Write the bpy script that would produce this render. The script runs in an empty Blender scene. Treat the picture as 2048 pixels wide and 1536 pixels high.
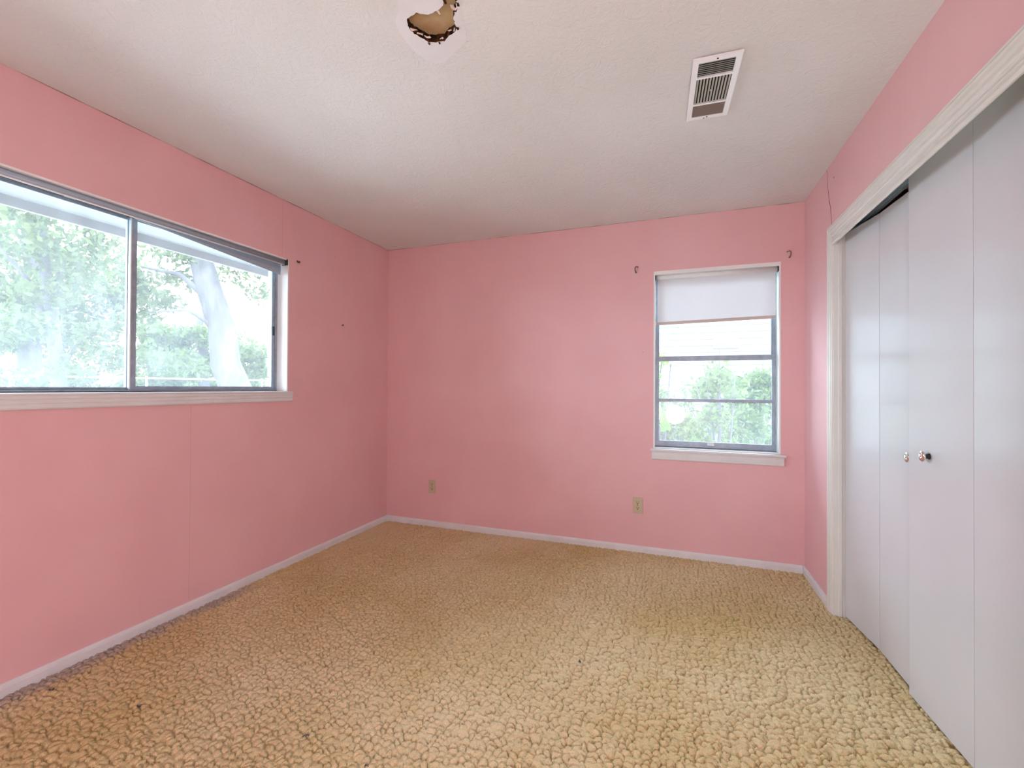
import bpy, bmesh, math, random
import numpy as np
from mathutils import Vector, Matrix

rng = random.Random(7)
nrng = np.random.default_rng(11)
scene = bpy.context.scene
COL = scene.collection

# ------------------------------------------------------------------ camera
H = 2.44            # ceiling height
W = 3.236           # room width
REAR = -4.90        # wall behind the camera
yaw, pitch, roll = -0.348633, 0.008069, 0.005641
fw = Vector((math.sin(yaw) * math.cos(pitch), math.cos(yaw) * math.cos(pitch), math.sin(pitch)))
r0 = Vector((math.cos(yaw), -math.sin(yaw), 0))
u0 = r0.cross(fw)
rr = r0 * math.cos(roll) + u0 * math.sin(roll)
uu = -r0 * math.sin(roll) + u0 * math.cos(roll)
cam_d = bpy.data.cameras.new('camera')
cam_d.sensor_width = 36.0
cam_d.lens = 36.0 * 893.88 / 2048.0
cam_d.clip_start = 0.02
cam = bpy.data.objects.new('camera', cam_d)
M = Matrix(((rr.x, uu.x, -fw.x, 2.4337), (rr.y, uu.y, -fw.y, -3.4075), (rr.z, uu.z, -fw.z, 1.2047), (0, 0, 0, 1)))
cam.matrix_world = M
COL.objects.link(cam)
scene.camera = cam

# ------------------------------------------------------------------ sky, exposure
world = bpy.data.worlds.new('overcast_sky')
scene.world = world
world.use_nodes = True
bg = world.node_tree.nodes['Background']
bg.inputs[0].default_value = (0.79, 0.93, 1.09, 1)
bg.inputs[1].default_value = 1.0
vs = scene.view_settings
vs.view_transform = 'Standard'
vs.look = 'None'
vs.gamma = 1.0
vs.use_curve_mapping = False
vs.exposure = 4.24
FILL_LAMP = 4.2           # radiance of the added fill globe near the rear wall
scene.cycles.max_bounces = 9
scene.cycles.diffuse_bounces = 6
scene.cycles.transparent_max_bounces = 10
scene.cycles.use_denoising = True
scene.cycles.use_adaptive_sampling = True
scene.cycles.adaptive_threshold = 0.02
scene.cycles.sample_clamp_indirect = 6.0


def portal(name, loc, rot, sx, sy):
    l = bpy.data.lights.new(name, 'AREA')
    l.shape = 'RECTANGLE'
    l.size, l.size_y = sx, sy
    l.cycles.is_portal = True
    o = bpy.data.objects.new(name, l)
    o.location = loc
    o.rotation_euler = rot
    COL.objects.link(o)


portal('window_sky_portal', (-0.30, -1.955, 1.61), (0, -math.pi / 2, 0), 0.95, 1.75)
portal('window_sky_portal', (2.695, 0.16, 1.41), (-math.pi / 2, 0, 0), 0.85, 1.3)


# ------------------------------------------------------------------ materials
def mat(name, color, rough=0.6, metal=0.0, spec=0.5):
    m = bpy.data.materials.new(name)
    m.use_nodes = True
    b = m.node_tree.nodes['Principled BSDF']
    b.inputs['Base Color'].default_value = (*color, 1)
    b.inputs['Roughness'].default_value = rough
    b.inputs['Metallic'].default_value = metal
    b.inputs['Specular IOR Level'].default_value = spec
    return m


def nd(m, t, **kw):
    n = m.node_tree.nodes.new(t)
    for k, v in kw.items():
        setattr(n, k, v)
    return n


def lk(m, a, b):
    m.node_tree.links.new(a, b)


def vary(m, c1, c2, scale=4.0, detail=4.0, lo=0.3, hi=0.7, mapping=None):
    """base colour wandering between two tones by noise"""
    tc = nd(m, 'ShaderNodeTexCoord')
    src = tc.outputs['Object']
    if mapping:
        mp = nd(m, 'ShaderNodeMapping')
        mp.inputs['Scale'].default_value = mapping
        lk(m, src, mp.inputs[0])
        src = mp.outputs[0]
    n = nd(m, 'ShaderNodeTexNoise')
    n.inputs['Scale'].default_value = scale
    n.inputs['Detail'].default_value = detail
    lk(m, src, n.inputs['Vector'])
    r = nd(m, 'ShaderNodeValToRGB')
    r.color_ramp.elements[0].position = lo
    r.color_ramp.elements[0].color = (*c1, 1)
    r.color_ramp.elements[1].position = hi
    r.color_ramp.elements[1].color = (*c2, 1)
    lk(m, n.outputs['Fac'], r.inputs[0])
    b = m.node_tree.nodes['Principled BSDF']
    lk(m, r.outputs[0], b.inputs['Base Color'])
    return src, r, b


def bump(m, height_socket, strength, dist):
    bp = nd(m, 'ShaderNodeBump')
    bp.inputs['Strength'].default_value = strength
    bp.inputs['Distance'].default_value = dist
    lk(m, height_socket, bp.inputs['Height'])
    lk(m, bp.outputs[0], m.node_tree.nodes['Principled BSDF'].inputs['Normal'])
    return bp


# pink wall paint over old paper: fine weave, faint blotches, small scuffs
M_PINK = mat('pink_paint', (0.74, 0.40, 0.40), 0.62, spec=0.35)
src, ramp, bs = vary(M_PINK, (0.755, 0.455, 0.472), (0.79, 0.50, 0.512), 2.2, 6.0, 0.35, 0.7)
n1 = nd(M_PINK, 'ShaderNodeTexNoise')
n1.inputs['Scale'].default_value = 420
n1.inputs['Detail'].default_value = 2
lk(M_PINK, src, n1.inputs['Vector'])
bump(M_PINK, n1.outputs['Fac'], 0.25, 0.0012)
# scattered scuff dots
vor = nd(M_PINK, 'ShaderNodeTexVoronoi')
vor.inputs['Scale'].default_value = 3.1
lk(M_PINK, src, vor.inputs['Vector'])
mr = nd(M_PINK, 'ShaderNodeMapRange')
mr.inputs[1].default_value = 0.010
mr.inputs[2].default_value = 0.020
mr.inputs[3].default_value = 0.75
mr.inputs[4].default_value = 1.0
lk(M_PINK, vor.outputs['Distance'], mr.inputs[0])
mx = nd(M_PINK, 'ShaderNodeMixRGB', blend_type='MULTIPLY')
mx.inputs[0].default_value = 1.0
lk(M_PINK, ramp.outputs[0], mx.inputs[1])
lk(M_PINK, mr.outputs[0], mx.inputs[2])
lk(M_PINK, mx.outputs[0], bs.inputs['Base Color'])

# ceiling: stomped (crow's-foot) plaster texture
M_CEIL = mat('stomped_ceiling_plaster', (0.72, 0.70, 0.67), 0.8, spec=0.2)
src, ramp, bs = vary(M_CEIL, (0.70, 0.725, 0.71), (0.745, 0.775, 0.77), 1.6, 5.0)
n1 = nd(M_CEIL, 'ShaderNodeTexNoise')
n1.inputs['Scale'].default_value = 17
n1.inputs['Detail'].default_value = 5
n1.inputs['Distortion'].default_value = 2.5
lk(M_CEIL, src, n1.inputs['Vector'])
w1 = nd(M_CEIL, 'ShaderNodeTexNoise')
w1.inputs['Scale'].default_value = 75
w1.inputs['Detail'].default_value = 3
w1.inputs['Distortion'].default_value = 1.2
lk(M_CEIL, src, w1.inputs['Vector'])
ad = nd(M_CEIL, 'ShaderNodeMath', operation='MULTIPLY_ADD')
ad.inputs[1].default_value = 0.55
lk(M_CEIL, w1.outputs['Fac'], ad.inputs[0])
lk(M_CEIL, n1.outputs['Fac'], ad.inputs[2])
bump(M_CEIL, ad.outputs[0], 0.5, 0.007)

M_PATCH = mat('smooth_joint_compound', (0.76, 0.75, 0.76), 0.7, spec=0.25)
src, ramp, bs = vary(M_PATCH, (0.74, 0.76, 0.775), (0.77, 0.795, 0.815), 14, 3)
bump(M_PATCH, ramp.outputs[0], 0.15, 0.002)
M_CHAR = mat('torn_dark_edge', (0.045, 0.022, 0.012), 0.9, spec=0.1)
vary(M_CHAR, (0.012, 0.007, 0.005), (0.16, 0.065, 0.022), 45, 3, 0.4, 0.75)
M_BACKBOARD = mat('tan_backing_board', (0.50, 0.36, 0.20), 0.85, spec=0.2)
vary(M_BACKBOARD, (0.44, 0.29, 0.14), (0.54, 0.40, 0.23), 18, 3)
M_FLAKE = mat('torn_paper_flake', (0.72, 0.62, 0.56), 0.9, spec=0.1)

M_TRIM = mat('off_white_trim_paint', (0.74, 0.73, 0.70), 0.42)
src, ramp, bs = vary(M_TRIM, (0.68, 0.695, 0.695), (0.74, 0.76, 0.765), 9, 5)
M_CASE = mat('ivory_casing_paint', (0.72, 0.72, 0.67), 0.35)
vary(M_CASE, (0.70, 0.70, 0.655), (0.74, 0.74, 0.70), 7, 4)
M_LINER = mat('white_reveal_paint', (0.82, 0.83, 0.82), 0.5)
M_DOOR = mat('white_door_enamel', (0.70, 0.705, 0.72), 0.20, spec=0.42)
src, ramp, bs = vary(M_DOOR, (0.60, 0.62, 0.64), (0.625, 0.645, 0.665), 3, 4)
n1 = nd(M_DOOR, 'ShaderNodeTexNoise')
n1.inputs['Scale'].default_value = 260
lk(M_DOOR, src, n1.inputs['Vector'])
bump(M_DOOR, n1.outputs['Fac'], 0.12, 0.0008)
M_DARKEDGE = mat('raw_door_edge', (0.10, 0.09, 0.07), 0.8)
M_ALU = mat('mill_aluminium', (0.50, 0.52, 0.55), 0.42, 0.30)
src, ramp, bs = vary(M_ALU, (0.27, 0.34, 0.41), (0.38, 0.455, 0.53), 25, 4)
M_TRACK = mat('dark_gasket', (0.03, 0.05, 0.05), 0.7)
M_CHROME = mat('chrome_knob', (0.78, 0.74, 0.68), 0.08, 1.0)
M_STEM = mat('black_knob_stem', (0.01, 0.012, 0.01), 0.35)
M_VENT = mat('white_enamel_register', (0.80, 0.82, 0.82), 0.35)
M_SLAT = mat('grey_register_louvre', (0.52, 0.55, 0.50), 0.4)
M_BLACK = mat('duct_black', (0.012, 0.011, 0.010), 0.9, spec=0.1)
M_RUSTY = mat('brown_dusty_louvre', (0.21, 0.175, 0.15), 0.8)
M_IVORY = mat('ivory_plastic', (0.55, 0.48, 0.32), 0.45)
M_SLOT = mat('outlet_slot_dark', (0.05, 0.03, 0.02), 0.7)
M_HOOK = mat('old_bronze_bracket', (0.20, 0.14, 0.11), 0.5, 0.5)
M_SHADEGREY = mat('grey_vinyl_shade', (0.34, 0.42, 0.50), 0.38)
M_HEM = mat('beige_hem_slat', (0.60, 0.52, 0.48), 0.55)
M_LINT = mat('grey_lint', (0.10, 0.10, 0.11), 0.95)
M_SEAM = mat('dark_pink_seam', (0.64, 0.38, 0.38), 0.8)
M_CRACK = mat('crack_dark', (0.12, 0.05, 0.06), 0.9)

# white translucent roller shade
M_SHADE = bpy.data.materials.new('white_translucent_shade')
M_SHADE.use_nodes = True
nt = M_SHADE.node_tree
nt.nodes.clear()
o = nd(M_SHADE, 'ShaderNodeOutputMaterial')
d = nd(M_SHADE, 'ShaderNodeBsdfDiffuse')
d.inputs[0].default_value = (0.80, 0.80, 0.80, 1)
t = nd(M_SHADE, 'ShaderNodeBsdfTranslucent')
t.inputs[0].default_value = (0.80, 0.80, 0.82, 1)
x = nd(M_SHADE, 'ShaderNodeMixShader')
x.inputs[0].default_value = 0.36
tcs = nd(M_SHADE, 'ShaderNodeTexCoord')
ns = nd(M_SHADE, 'ShaderNodeTexNoise')
ns.inputs['Scale'].default_value = 6
lk(M_SHADE, tcs.outputs['Object'], ns.inputs['Vector'])
rs = nd(M_SHADE, 'ShaderNodeValToRGB')
rs.color_ramp.elements[0].color = (0.77, 0.77, 0.765, 1)
rs.color_ramp.elements[1].color = (0.83, 0.83, 0.83, 1)
lk(M_SHADE, ns.outputs['Fac'], rs.inputs[0])
lk(M_SHADE, rs.outputs[0], d.inputs[0])
lk(M_SHADE, d.outputs[0], x.inputs[1])
lk(M_SHADE, t.outputs[0], x.inputs[2])
lk(M_SHADE, x.outputs[0], o.inputs[0])


def glass(name, dirt):
    """thin single pane with a film of dust that scatters daylight"""
    m = bpy.data.materials.new(name)
    m.use_nodes = True
    m.node_tree.nodes.clear()
    o = nd(m, 'ShaderNodeOutputMaterial')
    tr = nd(m, 'ShaderNodeBsdfTransparent')
    tr.inputs[0].default_value = (0.94, 0.975, 0.965, 1)
    tl = nd(m, 'ShaderNodeBsdfTranslucent')
    tl.inputs[0].default_value = (0.90, 0.95, 1.0, 1)
    gl = nd(m, 'ShaderNodeBsdfGlossy')
    gl.inputs['Roughness'].default_value = 0.02
    mx1 = nd(m, 'ShaderNodeMixShader')
    tc = nd(m, 'ShaderNodeTexCoord')
    mp = nd(m, 'ShaderNodeMapping')
    mp.inputs['Scale'].default_value = (1.0, 2.4, 0.7)
    n = nd(m, 'ShaderNodeTexNoise')
    n.inputs['Scale'].default_value = 5.0
    n.inputs['Detail'].default_value = 5.0
    lk(m, tc.outputs['Object'], mp.inputs[0])
    lk(m, mp.outputs[0], n.inputs['Vector'])
    mr = nd(m, 'ShaderNodeMapRange')
    mr.inputs[1].default_value = 0.25
    mr.inputs[2].default_value = 0.75
    mr.inputs[3].default_value = dirt * 0.7
    mr.inputs[4].default_value = dirt * 1.3
    lk(m, n.outputs['Fac'], mr.inputs[0])
    lk(m, mr.outputs[0], mx1.inputs[0])
    lk(m, tr.outputs[0], mx1.inputs[1])
    lk(m, tl.outputs[0], mx1.inputs[2])
    mx2 = nd(m, 'ShaderNodeMixShader')
    fr = nd(m, 'ShaderNodeFresnel')
    fr.inputs[0].default_value = 1.35
    lk(m, fr.outputs[0], mx2.inputs[0])
    lk(m, mx1.outputs[0], mx2.inputs[1])
    lk(m, gl.outputs[0], mx2.inputs[2])
    lk(m, mx2.outputs[0], o.inputs[0])
    return m


M_GLASS = glass('dusty_window_glass', 0.045)
M_GLASS_SCREEN = glass('dusty_glass_behind_screen', 0.052)
M_GLASS_CLEAR = glass('clean_upper_glass', 0.03)

# carpet
M_CARPET = mat('tan_sculptured_carpet', (0.50, 0.36, 0.20), 0.95, spec=0.05)
src, ramp, bs = vary(M_CARPET, (0.67, 0.51, 0.255), (0.78, 0.65, 0.41), 1.3, 5.0, 0.35, 0.68)
fn = nd(M_CARPET, 'ShaderNodeTexNoise')
fn.inputs['Scale'].default_value = 330
fn.inputs['Detail'].default_value = 3
lk(M_CARPET, src, fn.inputs['Vector'])
fr = nd(M_CARPET, 'ShaderNodeValToRGB')
fr.color_ramp.elements[0].position = 0.3
fr.color_ramp.elements[0].color = (0.78, 0.76, 0.72, 1)
fr.color_ramp.elements[1].position = 0.7
fr.color_ramp.elements[1].color = (1.08, 1.08, 1.08, 1)
lk(M_CARPET, fn.outputs['Fac'], fr.inputs[0])
mm = nd(M_CARPET, 'ShaderNodeMixRGB', blend_type='MULTIPLY')
mm.inputs[0].default_value = 1.0
lk(M_CARPET, ramp.outputs[0], mm.inputs[1])
lk(M_CARPET, fr.outputs[0], mm.inputs[2])
# grey dust drift lying along the left baseboard
sx = nd(M_CARPET, 'ShaderNodeSeparateXYZ')
lk(M_CARPET, src, sx.inputs[0])
dn = nd(M_CARPET, 'ShaderNodeTexNoise')
dn.inputs['Scale'].default_value = 9
dn.inputs['Detail'].default_value = 6
lk(M_CARPET, src, dn.inputs['Vector'])
dm = nd(M_CARPET, 'ShaderNodeMath', operation='MULTIPLY_ADD')
dm.inputs[1].default_value = -0.20
lk(M_CARPET, dn.outputs['Fac'], dm.inputs[0])
lk(M_CARPET, sx.outputs['X'], dm.inputs[2])
dr = nd(M_CARPET, 'ShaderNodeMapRange')
dr.inputs[1].default_value = -0.06
dr.inputs[2].default_value = 0.02
dr.inputs[3].default_value = 0.75
dr.inputs[4].default_value = 0.0
lk(M_CARPET, dm.outputs[0], dr.inputs[0])
yr = nd(M_CARPET, 'ShaderNodeMapRange')
yr.inputs[1].default_value = -1.55
yr.inputs[2].default_value = -1.30
yr.inputs[3].default_value = 1.0
yr.inputs[4].default_value = 0.0
lk(M_CARPET, sx.outputs['Y'], yr.inputs[0])
dp = nd(M_CARPET, 'ShaderNodeMath', operation='MULTIPLY')
lk(M_CARPET, dr.outputs[0], dp.inputs[0])
lk(M_CARPET, yr.outputs[0], dp.inputs[1])
mg = nd(M_CARPET, 'ShaderNodeMixRGB')
mg.inputs[2].default_value = (0.40, 0.34, 0.34, 1)
lk(M_CARPET, dp.outputs[0], mg.inputs[0])
lk(M_CARPET, mm.outputs[0], mg.inputs[1])
lk(M_CARPET, mg.outputs[0], bs.inputs['Base Color'])
bump(M_CARPET, fn.outputs['Fac'], 0.6, 0.004)

# outdoors
M_GRASS = mat('lawn_ground', (0.16, 0.22, 0.08), 0.95, spec=0.1)
vary(M_GRASS, (0.40, 0.41, 0.37), (0.54, 0.53, 0.49), 1.5, 6)
M_BRICK = mat('pale_painted_brick', (0.62, 0.58, 0.56), 0.9)
vary(M_BRICK, (0.24, 0.22, 0.215), (0.36, 0.34, 0.335), 12, 4)
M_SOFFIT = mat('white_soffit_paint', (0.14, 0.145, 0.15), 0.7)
M_BARK = mat('grey_bark', (0.16, 0.14, 0.14), 0.95, spec=0.1)
vary(M_BARK, (0.045, 0.04, 0.043), (0.09, 0.08, 0.085), 10, 6, mapping=(1, 1, 0.25))
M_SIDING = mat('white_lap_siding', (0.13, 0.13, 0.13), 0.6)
M_ROOF = mat('grey_shingle', (0.20, 0.20, 0.21), 0.9)
M_DARKGLASS = mat('dark_house_glass', (0.04, 0.045, 0.05), 0.15)
M_RAIL = mat('galvanised_rail', (0.55, 0.56, 0.57), 0.5, 0.4)


def leafmat(name, c1, c2):
    m = bpy.data.materials.new(name)
    m.use_nodes = True
    m.node_tree.nodes.clear()
    o = nd(m, 'ShaderNodeOutputMaterial')
    g = nd(m, 'ShaderNodeNewGeometry')
    r = nd(m, 'ShaderNodeValToRGB')
    r.color_ramp.elements[0].color = (*c1, 1)
    r.color_ramp.elements[1].color = (*c2, 1)
    lk(m, g.outputs['Random Per Island'], r.inputs[0])
    d = nd(m, 'ShaderNodeBsdfDiffuse')
    t = nd(m, 'ShaderNodeBsdfTranslucent')
    x = nd(m, 'ShaderNodeMixShader')
    x.inputs[0].default_value = 0.45
    lk(m, r.outputs[0], d.inputs[0])
    lk(m, r.outputs[0], t.inputs[0])
    lk(m, d.outputs[0], x.inputs[1])
    lk(m, t.outputs[0], x.inputs[2])
    lk(m, x.outputs[0], o.inputs[0])
    return m


M_LEAF = leafmat('tree_leaf', (0.05, 0.062, 0.032), (0.10, 0.12, 0.055))
M_LEAF2 = leafmat('shrub_leaf', (0.055, 0.078, 0.03), (0.115, 0.15, 0.055))
M_LEAF3 = leafmat('bright_vine_leaf', (0.09, 0.20, 0.03), (0.17, 0.30, 0.05))


# ------------------------------------------------------------------ mesh helpers
def link(name, me, material, parent=None):
    ob = bpy.data.objects.new(name, me)
    if material is not None:
        for m_ in (material if isinstance(material, (list, tuple)) else [material]):
            me.materials.append(m_)
    COL.objects.link(ob)
    if parent is not None:
        ob.parent = parent
    return ob


def empty(name, loc=(0, 0, 0), parent=None):
    e = bpy.data.objects.new(name, None)
    e.location = loc
    e.empty_display_size = 0.1
    COL.objects.link(e)
    if parent is not None:
        e.parent = parent
    return e


def tag(o, label=None, cat=None, group=None, kind=None):
    if label:
        o['label'] = label
    if cat:
        o['category'] = cat
    if group:
        o['group'] = group
    if kind:
        o['kind'] = kind
    return o


def struct(o, label=None):
    o['kind'] = 'structure'
    if label:
        o['label'] = label
    return o


def org(parent):
    return Vector(parent.location) if parent is not None else Vector((0, 0, 0))


def mesh(name, verts, faces, material, parent=None, smooth=False, bevel=0.0):
    """verts in world space; the object's origin is its parent's origin"""
    off = Vector((0, 0, 0))
    p = parent
    while p is not None:
        off += Vector(p.location)
        p = p.parent
    me = bpy.data.meshes.new(name)
    me.from_pydata([tuple(Vector(v) - off) for v in verts], [], faces)
    me.validate()
    bm = bmesh.new()
    bm.from_mesh(me)
    bmesh.ops.recalc_face_normals(bm, faces=bm.faces)
    if bevel > 0:
        bmesh.ops.bevel(bm, geom=list(bm.edges), offset=bevel, segments=2, affect='EDGES', profile=0.6)
    bm.to_mesh(me)
    bm.free()
    if smooth:
        for p_ in me.polygons:
            p_.use_smooth = True
    return link(name, me, material, parent)


def boxgeo(lo, hi):
    x0, y0, z0 = lo
    x1, y1, z1 = hi
    v = [(x0, y0, z0), (x1, y0, z0), (x1, y1, z0), (x0, y1, z0), (x0, y0, z1), (x1, y0, z1), (x1, y1, z1), (x0, y1, z1)]
    f = [(0, 3, 2, 1), (4, 5, 6, 7), (0, 1, 5, 4), (1, 2, 6, 5), (2, 3, 7, 6), (3, 0, 4, 7)]
    return v, f


def box(name, lo, hi, material, parent=None, bevel=0.0):
    v, f = boxgeo(lo, hi)
    return mesh(name, v, f, material, parent, bevel=bevel)


def boxes(name, list_, material, parent=None, bevel=0.0):
    V, F = [], []
    for lo, hi in list_:
        v, f = boxgeo(lo, hi)
        F += [tuple(i + len(V) for i in q) for q in f]
        V += v
    return mesh(name, V, F, material, parent, bevel=bevel)


def extrude(name, prof, a, b, axis, material, parent=None):
    """prof: closed 2-D outline in the two axes other than `axis` (in xyz order), extruded a..b"""
    V, n = [], len(prof)
    for s in (a, b):
        for p, q in prof:
            V.append((s, p, q) if axis == 0 else (p, s, q) if axis == 1 else (p, q, s))
    F = [tuple(range(n)), tuple(range(2 * n - 1, n - 1, -1))]
    F += [(i, (i + 1) % n, n + (i + 1) % n, n + i) for i in range(n)]
    return mesh(name, V, F, material, parent)


def tube(name, pts, radii, material, parent=None, seg=10, smooth=True, caps=True):
    pts = [Vector(p) for p in pts]
    if not isinstance(radii, (list, tuple)):
        radii = [radii] * len(pts)
    V, F = [], []
    for i, p in enumerate(pts):
        d_ = (pts[min(i + 1, len(pts) - 1)] - pts[max(i - 1, 0)]).normalized()
        a = d_.orthogonal().normalized() if i == 0 else (a - d_ * a.dot(d_)).normalized()
        b = d_.cross(a)
        for k in range(seg):
            t_ = 2 * math.pi * k / seg
            V.append(p + (a * math.cos(t_) + b * math.sin(t_)) * radii[i])
    for i in range(len(pts) - 1):
        for k in range(seg):
            k2 = (k + 1) % seg
            F.append((i * seg + k, i * seg + k2, (i + 1) * seg + k2, (i + 1) * seg + k))
    if caps:
        F.append(tuple(range(seg - 1, -1, -1)))
        F.append(tuple(range((len(pts) - 1) * seg, len(pts) * seg)))
    return mesh(name, V, F, material, parent, smooth=smooth)


def lathe(name, base, axis, prof, material, parent=None, seg=20):
    """prof: (distance along axis, radius)"""
    axis = Vector(axis).normalized()
    return tube(name, [Vector(base) + axis * d_ for d_, r_ in prof], [max(r_, 1e-4) for d_, r_ in prof], material, parent, seg)


def wall_with_opening(name, fixed_axis, f0, f1, lo, hi, openings, material):
    """slab between f0..f1 on fixed axis; lo/hi = (u0,z0),(u1,z1); one or more openings (u0,z0,u1,z1)"""
    us = sorted({lo[0], hi[0], *[v for o_ in openings for v in (o_[0], o_[2])]})
    zs = sorted({lo[1], hi[1], *[v for o_ in openings for v in (o_[1], o_[3])]})
    def solid(i, j):
        if i < 0 or j < 0 or i >= len(us) - 1 or j >= len(zs) - 1:
            return False
        cu, cz = (us[i] + us[i + 1]) / 2, (zs[j] + zs[j + 1]) / 2
        return not any(o_[0] < cu < o_[2] and o_[1] < cz < o_[3] for o_ in openings)
    V, F, idx = [], [], {}
    def vid(f_, u, z):
        k = (round(f_, 5), round(u, 5), round(z, 5))
        if k not in idx:
            idx[k] = len(V)
            V.append((f_, u, z) if fixed_axis == 0 else (u, f_, z))
        return idx[k]
    for i in range(len(us) - 1):
        for j in range(len(zs) - 1):
            if not solid(i, j):
                continue
            a, b, c, d_ = us[i], us[i + 1], zs[j], zs[j + 1]
            for f_ in (f0, f1):
                F.append((vid(f_, a, c), vid(f_, b, c), vid(f_, b, d_), vid(f_, a, d_)))
            if not solid(i - 1, j):
                F.append((vid(f0, a, c), vid(f1, a, c), vid(f1, a, d_), vid(f0, a, d_)))
            if not solid(i + 1, j):
                F.append((vid(f0, b, c), vid(f1, b, c), vid(f1, b, d_), vid(f0, b, d_)))
            if not solid(i, j - 1):
                F.append((vid(f0, a, c), vid(f1, a, c), vid(f1, b, c), vid(f0, b, c)))
            if not solid(i, j + 1):
                F.append((vid(f0, a, d_), vid(f1, a, d_), vid(f1, b, d_), vid(f0, b, d_)))
    return mesh(name, V, F, material)


# ------------------------------------------------------------------ room shell
W1 = (-2.80, 1.160, -1.108, 2.056)    # window in left wall: y0, z0, y1, z1
W2 = (2.290, 0.764, 3.099, 2.056)     # window in back wall: x0, z0, x1, z1
CL = (-2.02, -0.05, -0.575, 2.075)        # closet opening in right wall
CB = 3.95                             # closet back

wl = struct(wall_with_opening('wall_left', 0, -0.14, 0.0, (REAR - 0.14, -0.05), (0.14, H + 0.06), [W1], M_PINK))
wb = struct(wall_with_opening('wall_back', 1, 0.0, 0.14, (0.0, -0.05), (CB + 0.1, H + 0.06), [W2], M_PINK))
wr = struct(wall_with_opening('wall_right', 0, W, W + 0.12, (REAR, -0.05), (0.0, H + 0.06), [CL], M_PINK))
struct(box('wall_rear', (0.0, REAR - 0.14, -0.05), (CB + 0.1, REAR, H + 0.06), M_PINK))
struct(box('wall_closet', (CB, REAR, -0.05), (CB + 0.1, 0.0, H + 0.06), M_LINER))

# hairline seams of the old wall paper under the paint
box('seam', (0.0, -1.7440, 0.06), (0.0005, -1.7426, 1.10), M_SEAM, wl)
box('seam', (0.0, -1.1640, 2.07), (0.0005, -1.1622, H), M_SEAM, wl)
# crack running down from the ceiling to the closet casing
crack = [(-0.452, 2.438), (-0.459, 2.42), (-0.462, 2.395), (-0.468, 2.35), (-0.473, 2.325), (-0.481, 2.299), (-0.490, 2.27),
         (-0.496, 2.245), (-0.512, 2.212), (-0.519, 2.19), (-0.527, 2.15), (-0.534, 2.12), (-0.540, 2.095)]
V, F = [], []
for i, (y, z) in enumerate(crack):
    hw = 0.0007 + (0.0022 if 4 < i < 11 else 0.0) * rng.uniform(0.5, 1.0)
    V += [(W - 0.0008, y - hw, z), (W - 0.0008, y + hw, z), (W + 0.003, y - hw, z), (W + 0.003, y + hw, z)]
    if i:
        a = 4 * (i - 1)
        F += [(a, a + 1, a + 5, a + 4), (a, a + 4, a + 6, a + 2), (a + 1, a + 3, a + 7, a + 5)]
mesh('crack', V, F, M_CRACK, wr)
lathe('nail_hole', (W + 0.002, -0.572, 2.343), (-1, 0, 0), [(0, 0.004), (0.0026, 0.004)], M_CRACK, wr, 8)

# ---- ceiling with the torn hole
hole = [(1.7500, -2.1900), (1.7385, -2.1536), (1.7298, -2.1376), (1.6991, -2.1267), (1.6771, -2.1234), (1.6576, -2.1247), (1.6436, -2.1353),
        (1.6295, -2.1421), (1.6088, -2.1386), (1.5887, -2.1332), (1.5765, -2.1130), (1.5733, -2.0899), (1.5770, -2.0688), (1.5916, -2.0432),
        (1.6042, -2.0206), (1.6283, -2.0094), (1.6609, -2.0056), (1.6898, -2.0236), (1.7147, -2.0273), (1.7313, -2.0435), (1.7309, -2.0628),
        (1.7377, -2.0836), (1.7501, -2.1019), (1.7612, -2.1024), (1.7710, -2.1293), (1.7749, -2.1406), (1.7860, -2.1750), (1.7740, -2.2050)]


def ragged(poly, n, amp, r_):
    out = []
    for i, p in enumerate(poly):
        q = poly[(i + 1) % len(poly)]
        for k in range(n):
            t_ = k / n
            out.append((p[0] + (q[0] - p[0]) * t_ + r_.uniform(-amp, amp), p[1] + (q[1] - p[1]) * t_ + r_.uniform(-amp, amp)))
    return out


hole_r = ragged(hole, 3, 0.0022, rng)


def plate_with_hole(name, outer, inner, z, rim_up, mats, parent=None, zj=None):
    bm = bmesh.new()
    vo = [bm.verts.new((x_, y_, z if zj is None else z + zj)) for x_, y_ in outer]
    vi = [bm.verts.new((x_, y_, z)) for x_, y_ in inner]
    eo = [bm.edges.new((vo[i], vo[(i + 1) % len(vo)])) for i in range(len(vo))]
    ei = [bm.edges.new((vi[i], vi[(i + 1) % len(vi)])) for i in range(len(vi))]
    bmesh.ops.triangle_fill(bm, edges=eo + ei, use_beauty=True)
    for f in bm.faces:
        f.normal_update()
        if f.normal.z > 0:
            f.normal_flip()
    if rim_up:
        top = [bm.verts.new((x_, y_, z + rim_up)) for x_, y_ in inner]
        for i in range(len(vi)):
            j = (i + 1) % len(vi)
            f = bm.faces.new((vi[i], vi[j], top[j], top[i]))
            f.material_index = 1
    me = bpy.data.meshes.new(name)
    bm.to_mesh(me)
    bm.free()
    return link(name, me, mats, parent)


ceil = struct(plate_with_hole('ceiling', [(-0.0, REAR), (CB, REAR), (CB, 0.0), (0.0, 0.0)], hole_r, H, 0.026, [M_CEIL, M_CHAR]))
box('backing_board', (1.50, -2.26, H + 0.0255), (1.86, -1.95, H + 0.045), M_BACKBOARD, ceil)
struct(box('roof', (-0.14, REAR - 0.14, H + 0.06), (CB + 0.1, 0.14, H + 0.12), M_ROOF))
patch_o = [(1.63, -2.245), (1.5766, -2.1681), (1.5324, -2.1191), (1.5269, -2.0559), (1.5306, -1.9952), (1.5524, -1.9328), (1.5988, -1.9044),
           (1.6581, -1.9387), (1.7312, -1.9675), (1.7541, -2.0402), (1.7760, -2.1020), (1.8050, -2.1530), (1.815, -2.22), (1.76, -2.28), (1.69, -2.27)]


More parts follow.
